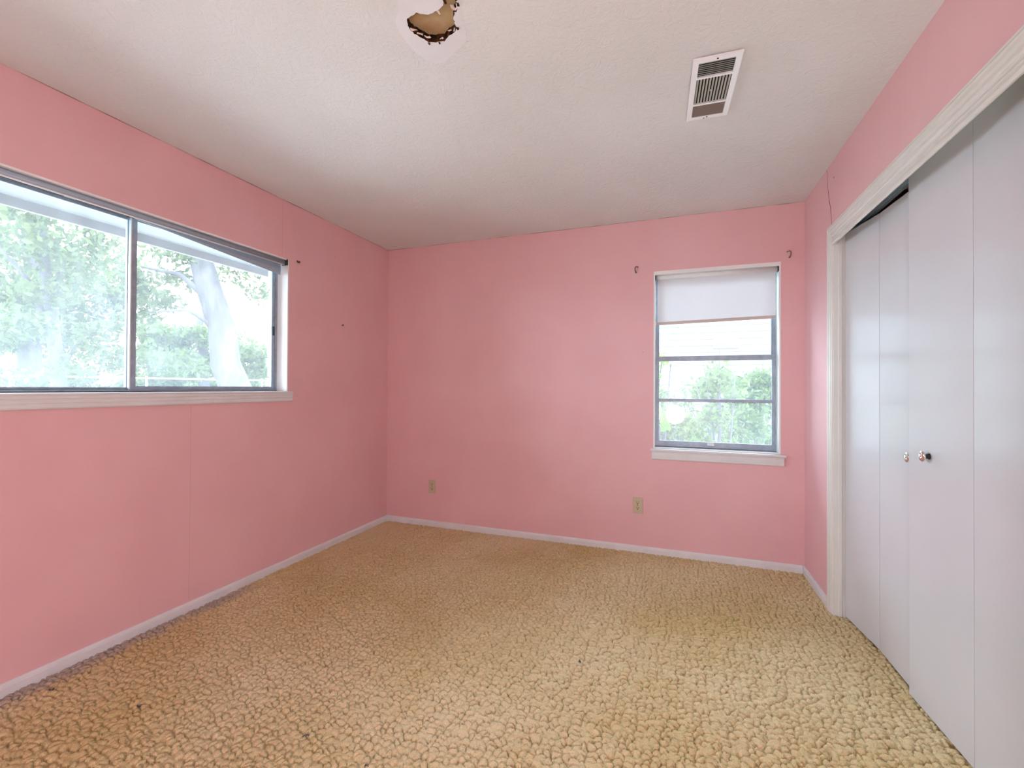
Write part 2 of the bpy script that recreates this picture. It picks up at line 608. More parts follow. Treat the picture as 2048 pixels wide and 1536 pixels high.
def smoothpoly(poly, it=2):
    for _ in range(it):
        out = []
        for i, p in enumerate(poly):
            q = poly[(i + 1) % len(poly)]
            out += [(p[0] * .75 + q[0] * .25, p[1] * .75 + q[1] * .25), (p[0] * .25 + q[0] * .75, p[1] * .25 + q[1] * .75)]
        poly = out
    return poly


plate_with_hole('plaster_patch', ragged(smoothpoly(patch_o), 1, 0.003, rng), hole_r, H - 0.0022, 0.0024, [M_PATCH, M_CHAR], ceil, zj=0.0020)
# torn paper hanging round the rim
for (fx, fy, s, a) in [(1.583, -2.083, 0.020, 0.6), (1.594, -2.060, 0.020, 0.9), (1.612, -2.040, 0.018, 0.5), (1.700, -2.040, 0.012, 0.2),
                       (1.655, -2.017, 0.014, 0.1), (1.752, -2.118, 0.026, 1.3), (1.700, -2.118, 0.018, 1.4), (1.715, -2.036, 0.012, 2.2),
                       (1.762, -2.112, 0.014, 2.6)]:
    V = []
    n = 7
    for k in range(n):
        t_ = 2 * math.pi * k / n
        q = rng.uniform(0.6, 1.0)
        px_, py_ = math.cos(t_) * s * 0.5 * q * 1.5, math.sin(t_) * s * 0.28 * q
        V.append((fx + px_ * math.cos(a) - py_ * math.sin(a), fy + px_ * math.sin(a) + py_ * math.cos(a), H - 0.003 + 0.006 * rng.random()))
    V2 = [(v[0], v[1], v[2] + 0.0008) for v in V]
    mesh('paper_flake', V + V2, [tuple(range(n)), tuple(range(2 * n - 1, n - 1, -1))] + [(i, (i + 1) % n, n + (i + 1) % n, n + i) for i in range(n)],
         M_FLAKE, ceil)
for (fx, fy, s) in [(1.731, -2.040, 0.010), (1.776, -2.125, 0.009), (1.779, -2.150, 0.010), (1.741, -2.150, 0.010), (1.640, -2.0045, 0.006), (1.604, -2.014, 0.006)]:
    V = []
    for k in range(6):
        t_ = 2 * math.pi * k / 6
        q = rng.uniform(0.5, 1.0) * s
        V.append((fx + math.cos(t_) * q * 0.7, fy + math.sin(t_) * q, H - 0.005))
    V2 = [(v[0], v[1], v[2] + 0.004) for v in V]
    mesh('charred_shred', V + V2, [tuple(range(6)), tuple(range(11, 5, -1))] + [(i, (i + 1) % 6, 6 + (i + 1) % 6, 6 + i) for i in range(6)], M_CHAR, ceil)

M_GRIME = mat('ceiling_joint_grime', (0.42, 0.30, 0.27), 0.9, spec=0.1)
vary(M_GRIME, (0.30, 0.20, 0.17), (0.66, 0.55, 0.50), 6, 5, 0.35, 0.6)
box('joint_line', (0.0, REAR, H - 0.0028), (0.0026, -0.003, H), M_GRIME, ceil)
box('joint_line', (0.0, -0.0026, H - 0.0028), (W, 0.0, H), M_GRIME, ceil)
# ---- floor: sculptured carpet as real relief
def sines(X, Y, seed, f0, n=5):
    r_ = np.random.default_rng(seed)
    out = np.zeros_like(X)
    for i in range(n):
        a = r_.uniform(0, 2 * np.pi)
        f = f0 * r_.uniform(0.6, 1.7)
        out += np.sin((X * np.cos(a) + Y * np.sin(a)) * f + r_.uniform(0, 6.28))
    return out / math.sqrt(n)


def carpet_height(X, Y):
    wx = X + 0.0045 * sines(X, Y, 1, 70) + 0.0016 * sines(X, Y, 5, 260)
    wy = Y + 0.0045 * sines(X, Y, 2, 70) + 0.0016 * sines(X, Y, 6, 260)
    S = 0.0275
    gx, gy = wx / S, wy / S * 1.12
    ix, iy = np.floor(gx).astype(int), np.floor(gy).astype(int)
    f1 = np.full(X.shape, 9.0)
    f2 = np.full(X.shape, 9.0)
    J = np.random.default_rng(3).random((2, 256, 256))
    for a in (-1, 0, 1):
        for b in (-1, 0, 1):
            cx_, cy_ = ix + a, iy + b
            d_ = np.hypot(cx_ + 0.12 + 0.76 * J[0, cx_ % 256, cy_ % 256] - gx, cy_ + 0.12 + 0.76 * J[1, cx_ % 256, cy_ % 256] - gy)
            m_ = d_ < f1
            f2 = np.where(m_, f1, np.minimum(f2, d_))
            f1 = np.where(m_, d_, f1)
    e = np.clip((f2 - f1) / 0.30, 0, 1)
    groove = 1 - e * e * (3 - 2 * e)
    open_ = np.clip(0.62 + 0.42 * sines(X, Y, 8, 75), 0.05, 1.0)
    dome = np.clip(1 - (f1 / 0.72) ** 2, 0, 1)
    tuft = sines(X, Y, 9, 620, 6) * 0.0007
    low = sines(X, Y, 12, 6, 4) * 0.0015
    return -groove * open_ * 0.0140 + dome * 0.0065 + tuft + low


STEP = 0.004
xs = np.arange(0.0, 3.34 + 1e-6, STEP)
ys = np.concatenate([np.arange(REAR, -2.80, 0.02), np.arange(-2.80, -0.002, STEP), [0.0]])
X, Y = np.meshgrid(xs, ys)
Z = carpet_height(X, Y)
nx, ny = len(xs), len(ys)
co = np.stack([X, Y, Z], -1).reshape(-1, 3).astype(np.float32)
I = np.arange(nx * ny).reshape(ny, nx)
quads = np.stack([I[:-1, :-1], I[:-1, 1:], I[1:, 1:], I[1:, :-1]], -1).reshape(-1, 4)
me = bpy.data.meshes.new('floor')
me.vertices.add(len(co))
me.vertices.foreach_set('co', co.ravel())
me.loops.add(quads.size)
me.loops.foreach_set('vertex_index', quads.ravel().astype(np.int32))
me.polygons.add(len(quads))
me.polygons.foreach_set('loop_start', (np.arange(len(quads)) * 4).astype(np.int32))
me.polygons.foreach_set('loop_total', np.full(len(quads), 4, np.int32))
me.polygons.foreach_set('use_smooth', np.ones(len(quads), bool))
me.update()
fl = struct(link('floor', me, M_CARPET), 'tan sculptured wall-to-wall carpet with pebbled pile')
box('closet_carpet', (3.34, REAR, -0.04), (CB, 0.0, 0.0), M_CARPET, fl)
box('subfloor', (0.0, REAR, -0.05), (CB, 0.0, -0.04), M_BACKBOARD, fl)

# ---- baseboards
BP = [(0.0, -0.01), (0.013, -0.01), (0.013, 0.036), (0.0115, 0.039), (0.0115, 0.042), (0.008, 0.048), (0.0055, 0.052), (0.0, 0.0525)]
struct(extrude('baseboard_left', BP, REAR, 0.0, 1, M_TRIM))
struct(extrude('baseboard_back', [(-p, q) for p, q in BP], 0.0135, W - 0.0135, 0, M_TRIM))
struct(extrude('baseboard_right', [(W - p, q) for p, q in BP], -0.517, 0.0, 1, M_TRIM))

# ------------------------------------------------------------------ closet: casing, jambs, track, bifold doors
case = struct(empty('trim_1', (W, -1.3, 0)), 'ivory moulded casing around the closet opening')
CI, ZC = CL[2], 2.025     # inner edge, outer edge, outer top
# casing section: u = 0 inner edge .. 0.058 outer edge, v = projection from the wall
SEC = [(0.0, 0.0), (0.0, 0.009), (0.003, 0.012), (0.009, 0.012), (0.011, 0.0075), (0.015, 0.0075), (0.018, 0.0135), (0.028, 0.0150), (0.030, 0.0095),
       (0.036, 0.0105), (0.039, 0.0165), (0.046, 0.0175), (0.048, 0.013), (0.050, 0.0185), (0.056, 0.0185), (0.058, 0.016), (0.058, 0.0)]


def casing(name, along, fn, parent):
    """section swept along with mitred ends: fn(u, v, end) -> xyz"""
    n = len(SEC)
    V = [fn(u, v, 0) for u, v in SEC] + [fn(u, v, 1) for u, v in SEC]
    F = [tuple(range(n)), tuple(range(2 * n - 1, n - 1, -1))] + [(i, (i + 1) % n, n + (i + 1) % n, n + i) for i in range(n)]
    return mesh(name, V, F, M_CASE, parent)


casing('side_casing', None, lambda u, v, e: (W - v, CI + u, ZC + u if e else -0.01), case)
casing('side_casing', None, lambda u, v, e: (W - v, CL[0] - u, ZC + u if e else -0.01), case)
casing('head_casing', None, lambda u, v, e: (W - v, (CI + u) if e else (CL[0] - u), ZC + u), case)
# jamb boards, the left one with a moulded stop facing the room
JS = [(W - 0.004, CI), (W + 0.125, CI), (W + 0.125, CI - 0.016), (W + 0.060, CI - 0.016), (W + 0.057, CI - 0.010), (W + 0.034, CI - 0.010),
      (W + 0.031, CI - 0.013), (W + 0.018, CI - 0.013), (W + 0.015, CI - 0.008), (W - 0.004, CI - 0.008)]
extrude('jamb', JS, -0.02, 2.074, 2, M_CASE, case)
box('jamb', (W - 0.004, CL[0], -0.02), (W + 0.125, CL[0] + 0.014, 2.074), M_CASE, case)
box('head_jamb', (W - 0.004, CL[0] + 0.014, 2.065), (W + 0.125, CI - 0.016, 2.0745), M_CASE, case)
extrude('track', [(W + 0.070, 2.065), (W + 0.070, 2.054), (W + 0.074, 2.054), (W + 0.074, 2.061), (W + 0.098, 2.061), (W + 0.098, 2.054),
                  (W + 0.102, 2.054), (W + 0.102, 2.065)], -1.214, CI - 0.016, 1, M_ALU, case)


# moulded fascia under the head casing that hides the track
extrude('track_fascia', [(W - 0.002, 2.0245), (W - 0.009, 2.0245), (W - 0.009, 2.018), (W - 0.004, 2.015), (W - 0.004, 2.011), (W - 0.011, 2.008), (W - 0.012, 2.001),
                         (W - 0.005, 1.998), (W - 0.005, 1.994), (W - 0.011, 1.991), (W - 0.010, 1.981), (W - 0.007, 1.979), (W - 0.002, 1.979)],
        CL[0] + 0.014, CI - 0.001, 1, M_CASE, case)


def door_panel(name, p0, p1, z0, z1, parent, z2=None):
    a, b = Vector((*p0, 0)), Vector((*p1, 0))
    d_ = (b - a).normalized()
    n_ = Vector((-d_.y, d_.x, 0))
    if n_.x < 0:
        n_ = -n_
    th = 0.028
    V = [a + Vector((0, 0, z0)), b + Vector((0, 0, z0)), b + n_ * th + Vector((0, 0, z0)), a + n_ * th + Vector((0, 0, z0)),
         a + Vector((0, 0, z1)), b + Vector((0, 0, z2 or z1)), b + n_ * th + Vector((0, 0, z2 or z1)), a + n_ * th + Vector((0, 0, z1))]
    F = [(0, 3, 2, 1), (4, 5, 6, 7), (0, 1, 5, 4), (1, 2, 6, 5), (2, 3, 7, 6), (3, 0, 4, 7)]
    return mesh(name, V, F, M_DOOR, parent, bevel=0.0012), d_, -n_


def knob(pos, nrm, parent, k_=0.85):
    nrm = Vector(nrm)
    k = lathe('knob', pos, nrm, [(a_ * k_, b_) for a_, b_ in [(0.0, 0.011), (0.002, 0.0115), (0.003, 0.0095), (0.006, 0.0088), (0.0135, 0.0088), (0.0175, 0.012), (0.022, 0.0185),
                                 (0.0250, 0.0200), (0.0280, 0.0190), (0.0300, 0.0150), (0.0296, 0.0090), (0.0288, 0.0)]], [M_STEM, M_CHROME], parent, 28)
    for p in k.data.polygons:
        c_ = Vector(k.location) + p.center
        w_ = p.center + sum((Vector(q.location) for q in (parent, parent.parent)), Vector((0, 0, 0)))
        p.material_index = 1 if (w_ - Vector(pos)).dot(nrm) > 0.0135 * k_ else 0
    return k


d1 = struct(empty('door_1', (3.28, -0.95, 0.0)), 'far pair of white flush bifold closet doors, pushed slightly inward')
P1a, P1b, P1c = (3.280, -0.5945), (3.318, -0.903), (3.323, -1.213)
pa, dd, nn = door_panel('panel', P1a, P1b, 0.016, 2.027, d1, 2.016)
pb, dd, nn = door_panel('panel', (P1b[0], P1b[1] - 0.003), P1c, 0.016, 2.016, d1, 2.006)
knob((3.3222, -1.172, 0.933), nn, pb, 0.42)
d2 = struct(empty('door_2', (3.31, -1.6, 0.0)), 'near pair of white flush bifold closet doors with chrome knob')
pc, dd, nn = door_panel('panel', (3.301, -1.2190), (3.321, -1.583), 0.016, 2.063, d2)
knob((3.3078, -1.352, 0.962), nn, pc)
pd, dd, nn = door_panel('panel', (3.320, -1.5865), (3.312, -1.985), 0.016, 2.063, d2)

# ------------------------------------------------------------------ window 1: wide aluminium slider in the left wall
w1 = struct(empty('window_1', (-0.1, -1.955, 1.16)), 'wide aluminium sliding window with moulded sill')
y0, z0, y1, z1 = W1
LT = 0.009
box('reveal', (-0.138, y1 - LT, z0 + 0.012), (0.0015, y1, z1), M_LINER, w1)
box('reveal', (-0.138, y0, z0 + 0.012), (0.0015, y0 + LT, z1), M_LINER, w1)
box('reveal', (-0.138, y0 + LT, z1 - LT), (0.0015, y1 - LT, z1), M_LINER, w1)
ya, yb, za, zb = y0 + LT, y1 - LT, z0 + 0.012, z1 - LT
# outer frame
boxes('frame', [((-0.132, ya, za), (-0.088, yb, za + 0.012)), ((-0.132, ya, zb - 0.010), (-0.088, yb, zb)),
                ((-0.132, ya, za + 0.012), (-0.088, ya + 0.016, zb - 0.010)), ((-0.132, yb - 0.016, za + 0.012), (-0.088, yb, zb - 0.010))], M_ALU, w1)
box('gasket', (-0.0925, ya + 0.016, zb - 0.0135), (-0.0885, -2.242, zb - 0.010), M_TRACK, w1)
box('gasket', (-0.0925, -2.200, zb - 0.0135), (-0.0885, -1.975, zb - 0.010), M_TRACK, w1)
box('gasket', (-0.0885, ya, za), (-0.0855, yb, za + 0.004), M_TRACK, w1)


def sash(x0, x1, ya_, yb_, za_, zb_, sl, sr, b, t_, parent):
    s_ = empty('sash', ((x0 + x1) / 2 - parent.location.x, (ya_ + yb_) / 2 - parent.location.y, za_ - parent.location.z), parent)
    box('stile', (x0, ya_, za_), (x1, ya_ + sl, zb_), M_ALU, s_, 0.0015)
    box('stile', (x0, yb_ - sr, za_), (x1, yb_, zb_), M_ALU, s_, 0.0015)
    box('rail', (x0, ya_ + sl, za_), (x1, yb_ - sr, za_ + b), M_ALU, s_, 0.0015)
    box('rail', (x0, ya_ + sl, zb_ - t_), (x1, yb_ - sr, zb_), M_ALU, s_, 0.0015)
    return s_


s1 = sash(-0.129, -0.113, ya + 0.016, -1.956, za + 0.012, zb - 0.010, 0.018, 0.028, 0.012, 0.012, w1)
box('pane', (-0.1225, ya + 0.034, za + 0.024), (-0.1195, -1.984, zb - 0.022), M_GLASS_SCREEN, s1)
s2 = sash(-0.109, -0.093, -1.983, yb - 0.016, za + 0.012, zb - 0.010, 0.030, 0.022, 0.018, 0.012, w1)
box('pane', (-0.1025, -1.953, za + 0.030), (-0.0995, yb - 0.038, zb - 0.022), M_GLASS, s2)
box('mullion_rib', (-0.093, -1.984, za + 0.014), (-0.0895, -1.979, zb - 0.012), M_TRIM, w1)
box('latch', (-0.093, yb - 0.036, 1.545), (-0.084, yb - 0.024, 1.605), M_TRACK, w1, 0.002)
# sill board and fluted apron, one moulding
SP = [(-0.088, 1.160), (-0.088, 1.1722), (0.014, 1.1722), (0.018, 1.170), (0.018, 1.164), (0.0155, 1.161), (0.0155, 1.148), (0.0125, 1.146), (0.0125, 1.143),
      (0.015, 1.141), (0.015, 1.130), (0.012, 1.128), (0.012, 1.125), (0.014, 1.123), (0.014, 1.112), (0.010, 1.106), (0.0, 1.104), (0.0, 1.160)]
# outer moulding (in front of wall) + inner board as two closed bodies in one mesh
FR = SP[2:17]
V, F = [], []
for yv in (y0 - 0.032, y1 + 0.030):
    V += [(0.0005, yv, 1.1722)] + [(p if p > 0 else 0.0005, yv, q) for p, q in FR]
n = len(FR) + 1
F = [tuple(range(n)), tuple(range(2 * n - 1, n - 1, -1))] + [(i, (i + 1) % n, n + (i + 1) % n, n + i) for i in range(n)]
mesh('sill', V, F, M_TRIM, w1)
box('sill_board', (-0.138, y0 + 0.0005, 1.1605), (0.0005, y1 - 0.0005, 1.1722), M_TRIM, w1)

# rolled-up grey shade across the head, its cloth drooping at the right end
rs1 = tag(empty('roller_shade', (-0.03, -1.95, 2.03)), 'rolled-up grey shade across the top of the wide window', 'roller shade', 'roller shades')
tube('roller', [(-0.024, -2.786, 2.031), (-0.024, -1.128, 2.031)], 0.0155, M_SHADEGREY, rs1, 24)
tube('hem_bead', [(-0.012, -2.78, 2.0145), (-0.012, -1.135, 2.0145)], 0.0038, M_LINER, rs1, 8)
V = []
N = 24
for k in range(N + 1):
    t_ = k / N
    yy = -1.985 + t_ * (0.855)
    zz = 2.020 - 0.068 * t_ ** 1.15
    xx = -0.050 - 0.006 * math.sin(t_ * 3)
    V += [(xx, yy, 2.026), (xx + 0.004, yy, (zz + 2.02) / 2), (xx, yy, zz), (xx - 0.0025, yy, zz), (xx - 0.0025, yy, 2.026)]
F = [(5 * k + i, 5 * k + (i + 1) % 5, 5 * k + 5 + (i + 1) % 5, 5 * k + 5 + i) for k in range(N) for i in range(5)]
F += [(0, 1, 2, 3, 4), tuple(5 * N + i for i in (4, 3, 2, 1, 0))]
mesh('drooping_cloth', V, F, M_SHADEGREY, rs1)
for yy in (-2.7905, -1.1275):
    box('bracket', (-0.040, yy, 2.014), (0.004, yy + 0.010, 2.054), M_TRACK, rs1, 0.002)

# ------------------------------------------------------------------ window 2: single-hung aluminium window in the back wall
w2 = struct(empty('window_2', (2.695, 0.1, 0.764)), 'tall aluminium single-hung window with white sill')
x0, z0, x1, z1 = W2
box('reveal', (x0, -0.0015, z0 + 0.012), (x0 + LT, 0.138, z1), M_LINER, w2)
box('reveal', (x1 - LT, -0.0015, z0 + 0.012), (x1, 0.138, z1), M_LINER, w2)
box('reveal', (x0 + LT, -0.0015, z1 - 0.026), (x1 - LT, 0.138, z1), M_LINER, w2)
xa, xb, za, zb = x0 + LT, x1 - LT, z0 + 0.0125, z1 - 0.026
boxes('frame', [((xa, 0.088, za), (xb, 0.132, za + 0.014)), ((xa, 0.088, zb - 0.014), (xb, 0.132, zb)),
                ((xa, 0.088, za + 0.014), (xa + 0.008, 0.132, zb - 0.014)), ((xb - 0.008, 0.088, za + 0.014), (xb, 0.132, zb - 0.014)),
                ((xa + 0.008, 0.108, za + 0.014), (xa + 0.014, 0.112, zb - 0.014)), ((xb - 0.020, 0.104, za + 0.014), (xb - 0.008, 0.109, zb - 0.014))], M_ALU, w2)


def hsash(yA, yB, xA, xB, zA, zB, st, b, t_, parent):
    s_ = empty('sash', ((xA + xB) / 2 - parent.location.x, (yA + yB) / 2 - parent.location.y, zA - parent.location.z), parent)
    box('stile', (xA, yA, zA), (xA + st, yB, zB), M_ALU, s_, 0.0015)
    box('stile', (xB - st, yA, zA), (xB, yB, zB), M_ALU, s_, 0.0015)
    box('rail', (xA + st, yA, zA), (xB - st, yB, zA + b), M_ALU, s_, 0.0015)
    box('rail', (xA + st, yA, zB - t_), (xB - st, yB, zB), M_ALU, s_, 0.0015)
    return s_


lo = hsash(0.089, 0.104, xa + 0.008, xb - 0.008, za + 0.014, 1.443, 0.019, 0.030, 0.037, w2)
box('muntin', (xa + 0.027, 0.092, 1.108), (xb - 0.027, 0.102, 1.130), M_ALU, lo, 0.001)
box('pane', (xa + 0.027, 0.0955, za + 0.044), (xb - 0.027, 0.0975, 1.108), M_GLASS, lo)
box('pane', (xa + 0.027, 0.0955, 1.130), (xb - 0.027, 0.0975, 1.406), M_GLASS, lo)
box('latch', (2.655, 0.078, za + 0.020), (2.700, 0.089, za + 0.038), M_TRIM, lo, 0.002)
up = hsash(0.113, 0.128, xa + 0.008, xb - 0.008, 1.410, zb - 0.014, 0.019, 0.024, 0.020, w2)
box('pane', (xa + 0.027, 0.1195, 1.434), (xb - 0.027, 0.1215, zb - 0.034), M_GLASS_CLEAR, up)
box('gasket', (xa + 0.001, 0.0845, za), (xb - 0.001, 0.0878, za + 0.003), M_TRACK, w2)
# stool and apron
box('stool', (x0 - 0.020, -0.028, 0.754), (x1 + 0.028, -0.0003, 0.769), M_TRIM, w2, 0.003)
box('stool_board', (x0 + 0.0005, -0.0003, 0.7645), (x1 - 0.0005, 0.139, 0.776), M_TRIM, w2)
extrude('apron', [(-0.0003, 0.754), (-0.014, 0.754), (-0.0145, 0.744), (-0.012, 0.742), (-0.012, 0.718), (-0.013, 0.715), (-0.012, 0.697), (-0.008, 0.692), (-0.0003, 0.692)],
        x0 - 0.010, x1 + 0.018, 0, M_TRIM, w2)

rs2 = tag(empty('roller_shade', (2.695, 0.03, 2.03)), 'white roller shade pulled a third down the tall window', 'roller shade', 'roller shades')
tube('roller', [(xa + 0.006, 0.030, 2.0135), (xb - 0.006, 0.030, 2.0135)], 0.0145, M_LINER, rs2, 20)
V, F = [], []
NX, NZ = 16, 14
sxa, sxb = xa + 0.016, xb - 0.012
for j in range(NZ + 1):
    for i in range(NX + 1):
        t_, s_ = i / NX, j / NZ
        zbot = 1.678 + 0.016 * t_
        zz = 2.012 + (zbot - 2.012) * s_
        yy = 0.0445 + 0.0025 * math.sin(5 * t_ + 2 * s_) * s_
        V.append((sxa + (sxb - sxa) * t_, yy, zz))
nv = len(V)
V += [(v[0], v[1] + 0.0007, v[2]) for v in V]
for j in range(NZ):
    for i in range(NX):
        a = j * (NX + 1) + i
        F.append((a, a + 1, a + NX + 2, a + NX + 1))
        F.append((nv + a, nv + a + NX + 1, nv + a + NX + 2, nv + a + 1))
mesh('shade_cloth', V, F, M_SHADE, rs2, smooth=True)
hv = []
for (xx, dz) in ((xa + 0.002, 0.0), (sxb, 0.016)):
    for (yy, zz) in ((0.0405, 1.668), (0.0500, 1.668), (0.0500, 1.690), (0.0405, 1.690)):
        hv.append((xx, yy, zz + dz))
mesh('hem_slat', hv, [(0, 1, 2, 3), (7, 6, 5, 4), (0, 4, 5, 1), (1, 5, 6, 2), (2, 6, 7, 3), (3, 7, 4, 0)], M_HEM, rs2, bevel=0.003)
for xx in (xa + 0.0003, xb - 0.0063):
    box('bracket', (xx, 0.006, 1.998), (xx + 0.006, 0.048, 2.0295), M_TRACK, rs2, 0.001)

# ------------------------------------------------------------------ ceiling register
cv = tag(empty('ceiling_vent', (2.574, -1.412, H)), 'white metal air register on the ceiling near the closet', 'vent')
vx0, vx1, vy0, vy1 = 2.488, 2.660, -1.616, -1.218
b = 0.022
cv.rotation_euler.z = 0.04
zt, zv = H - 0.0045, H - 0.0125
s1y, s2y = -1.505, -1.330      # cross bars


def vframe():
    V, F = [], []
    ox0, ox1, oy0, oy1 = vx0, vx1, vy0, vy1
    ix0, ix1, iy0, iy1 = vx0 + b, vx1 - b, vy0 + b, vy1 - b
    rings = [((ox0, ox1, oy0, oy1), zt), ((ox0 + .0008, ox1 - .0008, oy0 + .0008, oy1 - .0008), zv), ((ix0, ix1, iy0, iy1), zv), ((ix0, ix1, iy0, iy1), zt)]
    for (a, c_, d_, e_), z_ in rings:
        V += [(a, d_, z_), (c_, d_, z_), (c_, e_, z_), (a, e_, z_)]
    for k in range(3):
        for i in range(4):
            F.append((4 * k + i, 4 * k + (i + 1) % 4, 4 * k + 4 + (i + 1) % 4, 4 * k + 4 + i))
    for i in range(4):
        F.append((12 + i, 12 + (i + 1) % 4, (i + 1) % 4, i))
    return mesh('frame', V, F, M_VENT, cv)


vframe()
box('duct_plate', (vx0 + .012, vy0 + .012, H - 0.0046), (vx1 - .012, vy1 - .012, H - 0.0002), M_BLACK, cv)
box('cross_bar', (vx0 + b, s1y - 0.005, zv), (vx1 - b, s1y + 0.005, zt - 0.001), M_VENT, cv)
box('cross_bar', (vx0 + b, s2y - 0.005, zv), (vx1 - b, s2y + 0.005, zt - 0.001), M_VENT, cv)


def slat(lo_, hi_, tilt_axis, ang, material, name='slat'):
    v, f = boxgeo(lo_, hi_)
    c_ = Vector([(lo_[i] + hi_[i]) / 2 for i in range(3)])
    R_ = Matrix.Rotation(ang, 3, tilt_axis)
    return mesh(name, [c_ + R_ @ (Vector(q) - c_) for q in v], f, material, cv)


zc = H - 0.0088
for k in range(7):                       # near bank, louvres across
    yy = vy0 + b + 0.007 + k * 0.0107
    slat((vx0 + b + .001, yy - 0.0038, zc - 0.0006), (vx1 - b - .001, yy + 0.0038, zc + 0.0006), 'X', math.radians(50), M_SLAT)
for k in range(11):                      # middle bank, louvres lengthwise
    xx = vx0 + b + 0.006 + k * 0.0116
    slat((xx - 0.0038, s1y + 0.006, zc - 0.0006), (xx + 0.0038, s2y - 0.006, zc + 0.0006), 'Y', math.radians(42), M_SLAT)
for k in range(8):                       # far bank, louvres across, faces turned to the room
    yy = s2y + 0.010 + k * 0.0104
    slat((vx0 + b + .001, yy - 0.0050, zc - 0.0006), (vx1 - b - .001, yy + 0.0050, zc + 0.0006), 'X', math.radians(-34), M_RUSTY)
lathe('screw', (2.574, vy0 + 0.011, zv), (0, 0, -1), [(0, 0.0036), (0.001, 0.003), (0.0016, 0.001)], M_BLACK, cv, 10)
lathe('screw', (2.574, vy1 - 0.013, zv), (0, 0, -1), [(0, 0.0036), (0.001, 0.003), (0.0016, 0.001)], M_BLACK, cv, 10)
lathe('screw', (2.562, vy1 - 0.008, zv), (0, 0, -1), [(0, 0.0030), (0.001, 0.003), (0.0016, 0.001)], M_BLACK, cv, 10)
box('damper_lever', (2.567, -1.424, zv - 0.003), (2.572, -1.418, zv + 0.003), M_SLAT, cv, 0.001)


# ------------------------------------------------------------------ outlets
def outlet(x_, z_, label):
    t_ = tag(empty('wall_outlet', (x_, 0, z_)), label, 'outlet', 'outlets on the back wall')
    w_, h_ = 0.035, 0.0575
    V = []
    for (s_, yy) in ((1.0, -0.0004), (1.0, -0.003), (0.93, -0.0058)):
        ww, hh = w_ * s_, h_ - w_ * (1 - s_)
        V += [(x_ - ww, yy, z_ - hh), (x_ + ww, yy, z_ - hh), (x_ + ww, yy, z_ + hh), (x_ - ww, yy, z_ + hh)]
    F = [(3, 2, 1, 0), (8, 9, 10, 11)] + [(4 * k + i, 4 * k + (i + 1) % 4, 4 * k + 4 + (i + 1) % 4, 4 * k + 4 + i) for k in (0, 1) for i in range(4)]
    mesh('plate', V, F, M_IVORY, t_)
    for s_ in (1, -1):
        zc_ = z_ + s_ * 0.0195
        V = []
        n_ = 20
        for yy in (-0.0057, -0.0078):
            for k in range(n_):
                a = 2 * math.pi * k / n_
                V.append((x_ + 0.0170 * math.cos(a), yy, zc_ + max(-0.0125, min(0.0125, 0.0165 * math.sin(a)))))
        r_ = mesh('receptacle', V, [tuple(range(n_)), tuple(range(2 * n_ - 1, n_ - 1, -1))] + [(i, (i + 1) % n_, n_ + (i + 1) % n_, n_ + i) for i in range(n_)], M_IVORY, t_)
        for dx in (-0.0065, 0.0065):
            box('slot', (x_ + dx - 0.0018, -0.0084, zc_ + 0.0005), (x_ + dx + 0.0018, -0.0077, zc_ + 0.0085), M_SLOT, r_)
        lathe('ground_hole', (x_, -0.0077, zc_ - 0.0065), (0, -1, 0), [(0, 0.0036), (0.0007, 0.0036)], M_SLOT, r_, 10)
    lathe('screw', (x_, -0.0056, z_), (0, -1, 0), [(0, 0.0035), (0.0012, 0.003), (0.0018, 0.001)], M_HOOK, t_, 12)


outlet(0.467, 0.346, 'ivory duplex outlet low on pink wall near the far corner')
outlet(2.183, 0.346, 'ivory duplex outlet low on pink wall below the tall window')


# ------------------------------------------------------------------ curtain brackets, nail
def bracket(pos, n_, side, label):
    """small C-shaped curtain rod hook; n_ outward normal, side = +1/-1 which way it opens"""
    t_ = tag(empty('curtain_hook', pos), label, 'curtain hook', 'curtain rod hooks')
    n_ = Vector(n_)
    p = Vector(pos)
    s_ = Vector((0, 0, 1)).cross(n_) * side
    def at(u, v, w_):
        return p + s_ * u + Vector((0, 0, v)) + n_ * w_
    path = [at(0.012, 0.020, 0.004), at(0.004, 0.022, 0.012), at(-0.003, 0.018, 0.016), at(-0.006, 0.008, 0.015), at(-0.005, -0.006, 0.012), at(-0.001, -0.016, 0.008), at(0.002, -0.020, 0.005)]
    tube('hook', path, [0.0032, 0.0040, 0.0042, 0.0036, 0.0038, 0.0046, 0.004], M_HOOK, t_, 8)
    lathe('screw', at(0.0, -0.018, 0.0003), n_, [(0, 0.0062), (0.004, 0.0058), (0.006, 0.003)], M_HOOK, t_, 12)
    lathe('screw', at(0.014, 0.020, 0.0003), n_, [(0, 0.0040), (0.004, 0.0036), (0.005, 0.002)], M_HOOK, t_, 10)


bracket((2.165, 0.0, 2.078), (0, -1, 0), 1, 'small bronze curtain hook left of the tall window')
bracket((3.149, 0.0, 2.098), (0, -1, 0), -1, 'small bronze curtain hook right of the tall window')
b3 = tag(empty('curtain_hook', (0, -1.040, 2.057)), 'small bronze screw-in curtain hook right of the wide window', 'curtain hook', 'curtain rod hooks')
tube('hook', [(0.003, -1.036, 2.060), (0.014, -1.032, 2.060), (0.020, -1.036, 2.054), (0.016, -1.044, 2.050), (0.008, -1.047, 2.065)], [0.004, 0.0045, 0.005, 0.0045, 0.003], M_HOOK, b3, 8)
lathe('screw', (0.0003, -1.036, 2.060), (1, 0, 0), [(0, 0.006), (0.004, 0.005)], M_HOOK, b3, 10)

